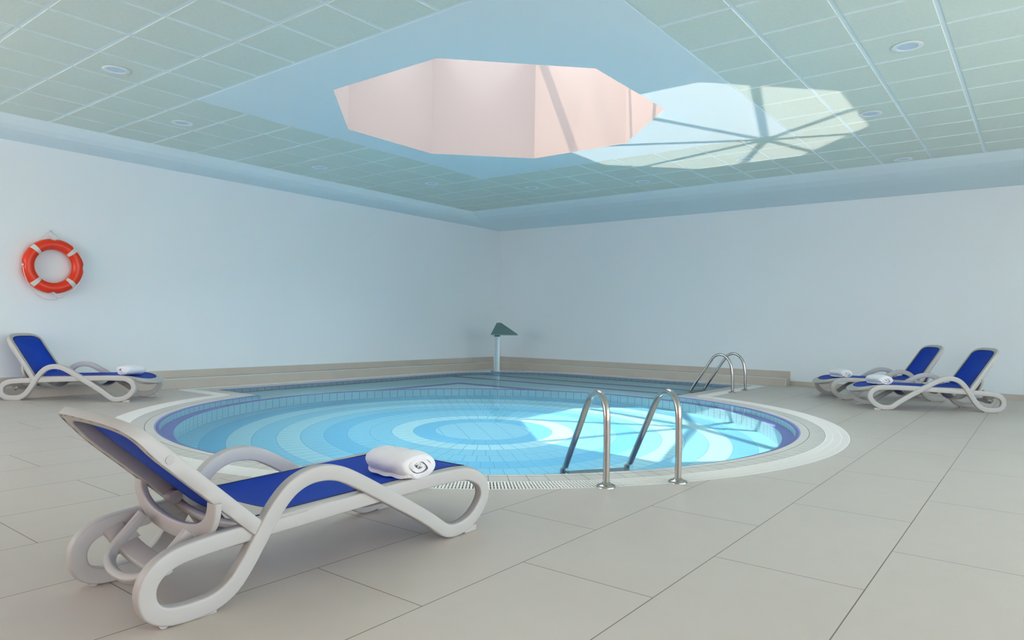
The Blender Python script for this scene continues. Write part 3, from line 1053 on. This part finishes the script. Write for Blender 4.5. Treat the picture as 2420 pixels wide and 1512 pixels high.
    # hollow section: (inset, height)
    sec = [(0.004, 0.0), (0.0, -0.006), (0.0, -0.050), (0.003, -0.053), (0.006, -0.0525), (0.007, -0.0505), (0.040, -0.0500), (0.052, -0.0500), (0.055, -0.047), (0.052, -0.004), (0.047, 0.001), (0.026, 0.003)]
    def hs(b0): return 1.0 - 0.36 * min(1.0, max(0.0, (b0 - 0.46) / 0.16)) ** 1.3
    b_ = MB(); vs_ = []
    for k_ in range(nB):
        for (i_, h) in sec:
            q_ = Vector(out2[k_]) + nrm2[k_] * i_
            vs_.append(bp(q_.x, q_.y, h * hs(q_.x) if h < 0 else h))
    fs_ = []; K = len(sec)
    for k_ in range(nB - 1):
        for s__ in range(K):
            fs_.append((k_ * K + s__, k_ * K + (s__ + 1) % K, (k_ + 1) * K + (s__ + 1) % K, (k_ + 1) * K + s__))
    fs_ += [tuple(range(K - 1, -1, -1)), tuple((nB - 1) * K + q_ for q_ in range(K))]
    b_.add(vs_, fs_)
    # row of slots along the hollow's floor, seen from behind; flat faces with the shade painted in
    acc = 0.0; nxt = 0.05
    for k_ in range(1, nB):
        p_, q_ = Vector(out2[k_ - 1]), Vector(out2[k_])
        seg = (q_ - p_).length
        while acc + seg >= nxt:
            f_ = (nxt - acc) / seg
            c2 = p_.lerp(q_, f_); t2 = (q_ - p_).normalized(); n2 = nrm2[k_]
            vs_ = []
            for (da, db_) in ((-.014, .010), (.014, .010), (.014, .0165), (-.014, .0165)):
                w2 = c2 + t2 * da + n2 * db_
                vs_.append(bp(w2.x, w2.y, -0.0515 * hs(w2.x)))
            b_.add(vs_, [(0, 1, 2, 3)], 1)
            nxt += 0.075
        acc += seg
    bf = b_.build('back_frame', [M['plastic'], M['slot']], root, smooth=45)
    # caps on the frame's outer sides
    for v_, sg in ((out2[10][1], -1), (2 * vc - out2[10][1], 1)):
        p_ = bp(0.44, v_, -0.026)
        b_ = MB(); b_.cyl(p_ - Vector((0, sg * .002, 0)), p_ + Vector((0, sg * .0015, 0)), 0.015, n=24); b_.build('cap', M['plastic'], bf)
        p_ = bp(0.165, v_ + (0 if sg > 0 else 0), -0.030)
        b_ = MB(); b_.cyl(p_ - Vector((0, sg * .002, 0)), p_ + Vector((0, sg * .002, 0)), 0.006, n=16); b_.build('cap', M['plastic'], bf)
    # bottom bar of the back and its round bearing
    b_ = MB()
    pts = [bp(0.03, 0.05 + (W_ - 0.10) * k_ / 16, -0.03 - sag(k_ / 16, 0.03)) for k_ in range(17)]
    tube_pts(b_, pts, 0.017, 12)
    b_.cyl(bp(0.075, W_ - 0.135, -0.035), bp(0.075, W_ - 0.075, -0.035), 0.026, n=20)
    b_.build('bottom_bar', M['plastic'], bf, smooth=60)
    # back fabric
    b_ = MB(); vs_, fs_ = [], []
    NU, NV = 30, 14
    b0a, b0b = 0.035, BL - 0.049
    for i in range(NU + 1):
        b0 = b0a + (b0b - b0a) * (1 - (1 - i / NU) ** 1.4)
        hw = hw0 - 0.049 - 0.010 * b0 / BL
        t = (b0 - (BL - 0.16)) / 0.111
        if t > 0: hw = (hw0 - 0.059) * max(0.0, 1 - min(1, t) ** 3.0) ** (1 / 3.0)
        hw = max(hw, 0.03)
        for j in range(NV + 1):
            s__ = j / NV
            vs_.append(bp(b0, vc + hw * (2 * s__ - 1), -0.003 - sag(s__, 0.022) * min(1, hw / .25) * min(1, (b0b - b0) / .12)))
    for i in range(NU):
        for j in range(NV):
            a = i * (NV + 1) + j
            fs_.append((a, a + 1, a + NV + 2, a + NV + 1))
    b_.add(vs_, fs_)
    fb = b_.build('back_fabric', M['fabric'], root, smooth=80)
    b_ = MB()
    ed = []
    for k_ in range(nB):
        q_ = Vector(out2[k_]) + nrm2[k_] * 0.051
        ed.append(bp(q_.x, q_.y, 0.001))
    tube_pts(b_, ed, 0.0028, 6)
    b_.build('piping', M['piping'], fb, smooth=80)
    # U-shaped prop hanging from the back rails
    pe = bp(0.205, 0, -0.045); dz = (pe.z - 0.375)
    pts = catmull([(pe.x, 0.058, pe.z), (pe.x, 0.062, pe.z - .038), (pe.x + .003, 0.095, 0.290 + dz * .8), (pe.x + .007, 0.165, 0.254 + dz * .7), (pe.x + .011, 0.255, 0.236 + dz * .6), (pe.x + .013, 0.340, 0.231 + dz * .6),
                   (pe.x + .011, 0.425, 0.236 + dz * .6), (pe.x + .007, 0.515, 0.254 + dz * .7), (pe.x + .003, 0.585, 0.290 + dz * .8), (pe.x, 0.618, pe.z - .038), (pe.x, 0.622, pe.z)], 60)
    b_ = MB()
    lt = []
    for k_ in range(60):
        t = (pts[min(59, k_ + 1)] - pts[max(0, k_ - 1)]).normalized()
        lt.append(Vector((1, 0, 0)).cross(t))
    b_.sweep(pts, [Vector((1, 0, 0))] * 60, rrect(0.026, 0.060, 0.006, 2), lat=lt)
    b_.build('back_prop', M['plastic'], root, smooth=50)
    # ratchet frame: U bar with notched arms leaning towards the prop
    inc = Vector((0.70, 0, 0.71)).normalized()
    base = Vector((0.085, 0, 0.108))
    def rp(l, v): return base + inc * l + Vector((0, v, 0))
    U_ = [(0.215, 0.165), (0.15, 0.165), (0.085, 0.168), (0.035, 0.195), (0.008, 0.26), (0.0, 0.34), (0.008, 0.42), (0.035, 0.485), (0.085, 0.512), (0.15, 0.515), (0.215, 0.515)]
    pts = catmull([rp(l, v) for l, v in U_], 60)
    up_ = Vector((-0.71, 0, 0.70))
    lt = []
    for k_ in range(60):
        t = (pts[min(59, k_ + 1)] - pts[max(0, k_ - 1)]).normalized()
        lt.append(t.cross(up_).normalized())
    b_ = MB()
    b_.sweep(pts, lt, rrect(0.030, 0.040, 0.009, 3), lat=up_)
    for v in (0.165, 0.515):
        for l in (0.075, 0.135, 0.195):   # teeth on the side that faces the prop
            t0, t1, t2, t3 = rp(l - .030, v) - up_ * .014, rp(l + .020, v) - up_ * .014, rp(l + .016, v) - up_ * .044, rp(l + .002, v) - up_ * .040
            q_ = [p + Vector((0, s__ * .013, 0)) for s__ in (-1, 1) for p in (t0, t1, t2, t3)]
            b_.add(q_, [(0, 1, 2, 3), (7, 6, 5, 4), (0, 4, 5, 1), (1, 5, 6, 2), (2, 6, 7, 3), (3, 7, 4, 0)])
    b_.build('ratchet_frame', M['plastic'], root, smooth=50)
    return root

lounger = make_lounger(42.3)
lounger_up = make_lounger(56.0)            # the same model with its back set a few notches higher
def place_lounger(o, x, y, ang, label):
    o.location = (x, y, 0.0)
    o.rotation_euler = (0, 0, radians(ang))
    tag(o, label, 'sun lounger', 'white and blue sun loungers')
    return o
def from_pad(px, py, ang, u=1.56, v=0.03):
    a = radians(ang)
    return px - (u * cos(a) - v * sin(a)), py - (u * sin(a) + v * cos(a))
L1 = place_lounger(lounger, 1.0, 2.209, -1.0, 'white and blue sun lounger in the left foreground, seen from behind its raised back')
x, y = from_pad(3.786, 8.715, -51)
L2 = place_lounger(lounger_up, x, y, -51, 'white and blue sun lounger under the orange lifebuoy by the left wall')
x, y = from_pad(9.749, 1.682, 121, v=0.65)
L3 = place_lounger(copy_tree(lounger_up), x, y, 121, 'white and blue sun lounger at far right, the nearer of the pair beyond the pool')
x, y = from_pad(10.743, 2.346, 123, v=0.65)
L4 = place_lounger(copy_tree(lounger_up), x, y, 123, 'white and blue sun lounger at far right, farther of the pair, nearest the right wall')

# ------------------------------------------------------------------ rolled towels
def make_towel():
    """flattened spiral roll, axis along local x, open end at -x; sits on z=0"""
    Lh = 0.145
    b_ = MB()
    NT_, turns = 150, 2.3
    th_ = 0.0165
    secp = []
    def spiral(k_):
        a = 2 * pi * turns * k_
        r = 0.002 + 0.0495 * k_ ** 0.9
        return Vector((1.78 * r * cos(a) + 0.004 * sin(3 * a), r * 1.0 * sin(a) * 1.03))
    pts2 = [spiral(k_ / (NT_ - 1)) for k_ in range(NT_)]
    # loose tail lying flat under the roll
    a_end = 2 * pi * turns
    last = pts2[-1]
    zmin = min(p.y for p in pts2)
    # finish the turn to the bottom, then a tongue outwards
    def f(kk): return Vector((1.78 * 0.0515 * cos(kk), 0.0515 * 1.03 * sin(kk)))
    for k_ in range(1, 30):
        a = a_end + (2 * pi - (a_end % (2 * pi)) + 1.55 * pi - 2 * pi * 0) * 0
    aa = a_end % (2 * pi)
    tgt = 1.5 * pi if aa < 1.5 * pi else 3.5 * pi
    for k_ in range(1, 26): pts2.append(f(aa + (tgt - aa) * k_ / 25))
    bx = pts2[-1]
    for k_ in range(1, 10): pts2.append(Vector((bx.x + 0.008 * k_, bx.y + 0.0008 * k_ * (k_ > 3))))
    n2 = []
    for k_ in range(len(pts2)):
        t = (pts2[min(len(pts2) - 1, k_ + 1)] - pts2[max(0, k_ - 1)]).normalized()
        n2.append(Vector((t.y, -t.x)))
    K = len(pts2)
    z_lo = min(p.y for p in pts2) - th_ / 2
    NX = 26
    rnd = [random.uniform(-1, 1) for _ in range(64)]
    vs_, fs_ = [], []
    for side_ in (1, -1):
        for i in range(NX + 1):
            x_ = -Lh + 2 * Lh * i / NX
            e = 1 - 0.16 * (abs(x_) / Lh) ** 6
            for k_ in range(K):
                o_ = th_ / 2 * side_ * 0.9
                w_ = 0.0018 * sin(x_ * 60 + k_ * .21) + 0.0015 * sin(x_ * 23 + k_ * .13 + 2)
                nk = Vector((n2[k_].x * 1.7, n2[k_].y))
                p = pts2[k_] * (e + (0.03 * sin(k_ * .05) * x_)) + nk * (o_ + w_)
                xx = x_ + (0.006 * sin(k_ * 0.11) + 0.004 * sin(k_ * .043 + 1)) * (1 if abs(x_) > Lh * .9 else abs(x_) / Lh)
                vs_.append((xx, p.x, max(0.001, p.y - z_lo)))
    blk = (NX + 1) * K
    for sd2 in (0, 1):
        for i in range(NX):
            for k_ in range(K - 1):
                a = sd2 * blk + i * K + k_
                fs_.append((a, a + 1, a + K + 1, a + K) if sd2 else (a, a + K, a + K + 1, a + 1))
    for i in (0, NX):
        for k_ in range(K - 1):
            a = i * K + k_
            fs_.append((a, a + 1, blk + a + 1, blk + a))
    for k_ in (0, K - 1):
        for i in range(NX):
            a = i * K + k_
            fs_.append((a, a + K, blk + a + K, blk + a))
    b_.add(vs_, fs_)
    return b_.build('rolled_towel', M['towel'], smooth=80)
tw = make_towel()
def place_towel(o, L, u, v, rot, label):
    a = L.rotation_euler.z
    x_ = L.location.x + u * cos(a) - v * sin(a); y_ = L.location.y + u * sin(a) + v * cos(a)
    o.location = (x_, y_, 0.307)
    o.rotation_euler = (0, 0, a + radians(rot))
    return tag(o, label, 'towel', 'rolled white towels on the loungers')
place_towel(tw, L1, 1.205, 0.150, 86, 'white rolled towel on the foreground lounger')
place_towel(tw.copy(), L2, 1.45, 0.30, 70, 'white rolled towel on the lounger under the lifebuoy')
place_towel(tw.copy(), L3, 1.44, 0.42, 287, 'white rolled towel on the nearer of the two far right loungers')
place_towel(tw.copy(), L4, 1.44, 0.42, 287, 'white rolled towel on the farther of the two far right loungers')
for o in [o for o in bpy.data.objects if o.name.startswith('rolled_towel')]:
    if o.name not in COL.objects: COL.objects.link(o)

# ------------------------------------------------------------------ pool ladders
def make_ladder(name, F1, F2, prof, label, steps):
    F1, F2 = Vector(F1), Vector(F2)
    t = (F2 - F1).normalized()
    d = Vector((-t.y, t.x, 0))
    if name == 'pool_ladder' and d.y < 0: d = -d
    mid = (F1 + F2) / 2
    root = empty('pool_ladder', (mid.x, mid.y, 0))
    for F in (F1, F2):
        base = F - mid
        pts = catmull([base + d * s__ + Vector((0, 0, z)) for s__, z in prof], 90)
        b_ = MB(); tube_pts(b_, pts, 0.0213, 20)
        rl = b_.build('handrail', M['steel'], root, smooth=80)
        b_ = MB()
        b_.lathe([(0.0215, 0.030), (0.026, 0.028), (0.030, 0.018), (0.052, 0.014), (0.060, 0.008), (0.062, 0.0)], c=(base.x, base.y, 0.0), n=36)
        b_.build('flange', M['steel'], rl, smooth=60)
    for (s__, z) in steps:
        b_ = MB()
        c = d * s__
        ang = atan2(t.y, t.x)
        b_.box((c.x, c.y, z), ((F2 - F1).length - 0.03, 0.085, 0.025), ang)
        b_.build('step', M['steel'], root, bevel=0.006)
    return tag(root, label, 'pool ladder', 'stainless steel pool ladders')
prof1 = [(0, 0.004), (-0.004, .2), (-0.002, .38), (0.008, .47), (0.042, .535), (0.10, .568), (0.155, .571), (0.225, .545), (0.295, .482), (0.405, .332), (0.548, .14), (0.65, -0.002), (0.688, -0.06), (0.70, -0.14), (0.70, -0.30), (0.70, -0.95)]
make_ladder('pool_ladder', (3.802, 2.165, 0), (4.228, 1.877, 0), prof1, 'steel pool ladder with tall curved handrails at the near edge of the round pool', [(0.668, -0.185), (0.69, -0.42), (0.69, -0.65), (0.69, -0.88)])
prof2 = [(0, 0.004), (0.002, .2), (0.012, .33), (0.045, .47), (0.12, .558), (0.205, .585), (0.295, .552), (0.37, .455), (0.566, .165), (0.655, .03), (0.682, -0.04), (0.69, -0.12), (0.69, -0.40)]
make_ladder('pool_ladder', (10.598, 3.827, 0), (11.178, 3.827, 0), prof2, 'steel pool ladder with curved handrails at the far right side of the pool', [(0.685, -0.10), (0.69, -0.34)])

# ------------------------------------------------------------------ cascade column in the far corner
PP = Vector((11.43, 9.19, 0)); nv = Vector((0.779, 0.627, 0)); sv = Vector((nv.y, -nv.x, 0))
root = empty('water_cascade', PP)
tag(root, 'steel cascade column with a dark fan-shaped spout in the far corner of the pool', 'pool fountain')
b_ = MB()
secp = rrect(0.135, 0.06, 0.012, 2)
b_.sweep([Vector((0, 0, 0.0)), Vector((0, 0, 0.74))], [sv, sv], secp, lat=nv)
b_.build('column', M['satin'], root)
b_ = MB()
b_.sweep([Vector((0, 0, 0.74)), Vector((0, 0, 0.80))], [sv, sv], rrect(0.12, 0.055, 0.01, 2), lat=nv)
b_.build('collar', M['teal'], root)
b_ = MB()
b_.box((-0.085 * sv.x - .02 * nv.x, -0.085 * sv.y - 0.02 * nv.y, 0.008), (0.07, 0.05, 0.016), atan2(sv.y, sv.x)); b_.build('base_plate', M['teal'], root, bevel=0.003)
a_ = radians(22)
fv = (-nv * cos(a_) + sv * sin(a_)); lv = (nv * sin(a_) + sv * cos(a_))
tp = Vector((0, 0, 1.035)); bk = 0.04
A0, A1 = tp + sv * (-0.012), tp + sv * 0.080
c0 = fv * 0.34 + Vector((0, 0, 0.80)) + sv * 0.022
B0, B1 = c0 - lv * 0.30, c0 + lv * 0.305
D_ = Vector((0, 0, -0.022))
b_ = MB()
b_.add([A0, A1, B1, B0, A0 + D_ - fv * 0.01, A1 + D_ - fv * .01, B1 + D_, B0 + D_], [(0, 1, 2, 3), (7, 6, 5, 4), (0, 4, 5, 1), (1, 5, 6, 2), (2, 6, 7, 3), (3, 7, 4, 0)])
# back sheet from the top edge down to the column
b_.add([A0, A1, Vector((0, 0, .79)) + sv * .06 + nv * .03, Vector((0, 0, .79)) - sv * .06 + nv * .03,
        A0 + nv * .02, A1 + nv * .02, Vector((0, 0, .79)) + sv * .06 + nv * .05, Vector((0, 0, .79)) - sv * .06 + nv * .05],
       [(0, 1, 2, 3), (7, 6, 5, 4), (0, 4, 5, 1), (1, 5, 6, 2), (2, 6, 7, 3), (3, 7, 4, 0)])
b_.build('spout', M['teal'], root, smooth=0)

# ------------------------------------------------------------------ lifebuoy
BC = Vector((3.457, YW - 0.075, 1.661))
root = empty('lifebuoy', BC)
tag(root, 'orange ring lifebuoy with pale tape bands hanging on the left wall', 'lifebuoy')
RB, rb = 0.283, 0.070
b_ = MB()
def tor(a, b2, R=RB, r_=rb, sq_=0.85):
    return Vector(((R + r_ * cos(b2)) * cos(a), -r_ * sq_ * sin(b2), (R + r_ * cos(b2)) * sin(a)))
nA_, nB_ = 96, 28
vs_ = [tor(2 * pi * i / nA_, 2 * pi * j / nB_) for i in range(nA_) for j in range(nB_)]
# shallow rope notches at the four quarter points of the rim
for i in range(nA_):
    for j in range(nB_):
        a, b2 = 2 * pi * i / nA_, 2 * pi * j / nB_
        for q0 in (0, pi / 2, pi, 1.5 * pi):
            da = abs((a - q0 + pi) % (2 * pi) - pi); db2 = abs((b2 + pi) % (2 * pi) - pi)
            w_ = max(0, 1 - (da / 0.085) ** 2) * max(0, 1 - (db2 / 0.9) ** 2)
            if w_ > 0:
                rr_ = Vector((cos(a), 0, sin(a)))
                vs_[i * nB_ + j] = vs_[i * nB_ + j] - rr_ * 0.030 * w_
fs_ = [(i * nB_ + j, ((i + 1) % nA_) * nB_ + j, ((i + 1) % nA_) * nB_ + (j + 1) % nB_, i * nB_ + (j + 1) % nB_) for i in range(nA_) for j in range(nB_)]
b_.add(vs_, fs_)
b_.build('ring', M['orange'], root, smooth=80)
for a0 in (44, 136, 226, 314):
    b_ = MB(); vs_ = []; na = 6
    for i in range(na + 1):
        a = radians(a0 - 5.2 + 10.4 * i / na)
        for j in range(13):
            b2 = radians(18 + 144 * j / 12)
            vs_.append(tor(a, b2, RB, rb + 0.0012, (rb * .85 + .0012) / (rb + .0012)))
    fs_ = [(i * 13 + j, (i + 1) * 13 + j, (i + 1) * 13 + j + 1, i * 13 + j + 1) for i in range(na) for j in range(12)]
    b_.add(vs_, fs_)
    b_.build('tape_band', M['tape'], root, smooth=80)
# grab line: hung from the nail at the top, slack below
b_ = MB()
nail = Vector((-0.018, 0.055, 0.455))
def rim(a, extra=0.0): return Vector(((RB + rb + extra) * cos(radians(a)), -0.005, (RB + rb + extra) * sin(radians(a))))
segs_ = [
    [rim(180, -0.02), Vector((-0.345, -0.045, -0.06)), Vector((-0.325, -0.05, -0.15)), Vector((-0.262, -0.03, -0.275)), Vector((-0.16, 0.0, -0.385)), Vector((-0.05, 0.02, -0.43)), Vector((0.05, 0.01, -0.425)), Vector((0.035, -0.02, -0.385)), rim(272, -0.018)],
    [rim(0, -0.02), Vector((0.338, -0.055, -0.04)), Vector((0.318, -0.062, -0.13)), Vector((0.262, -0.058, -0.24)), Vector((0.19, -0.03, -0.325)), Vector((0.11, 0.0, -0.395)), Vector((0.055, 0.0, -0.40)), rim(272, -0.012)],
    [rim(0, -0.02), Vector((0.335, -0.055, 0.05)), Vector((0.298, -0.06, 0.14)), Vector((0.232, -0.045, 0.235)), Vector((0.13, 0.01, 0.345)), nail],
    [nail, Vector((-0.075, 0.03, 0.405)), Vector((-0.135, 0.05, 0.335)), Vector((-0.19, 0.062, 0.27))],
    [nail, Vector((-0.014, 0.02, 0.40)), rim(91.5, -0.02)],
]
for sg in segs_:
    tube_pts(b_, catmull(sg, 40), 0.0042, 8)
for a in (0, 90, 180, 270):
    p_ = rim(a, -0.012); q_ = rim(a, -0.03)
    b_.cyl(p_ + Vector((0, -.016, 0)), p_ + Vector((0, .016, 0)), 0.009, n=10)
b_.build('grab_line', M['rope'], root, smooth=80)
b_ = MB(); b_.cyl(Vector((-0.018, 0.0745, 0.455)), Vector((-0.018, 0.045, 0.460)), 0.005, n=10)
hk = b_.build('wall_hook', M['steel'])
hk.location = BC
tag(hk, 'small steel hook in the left wall holding the lifebuoy line', 'hook')
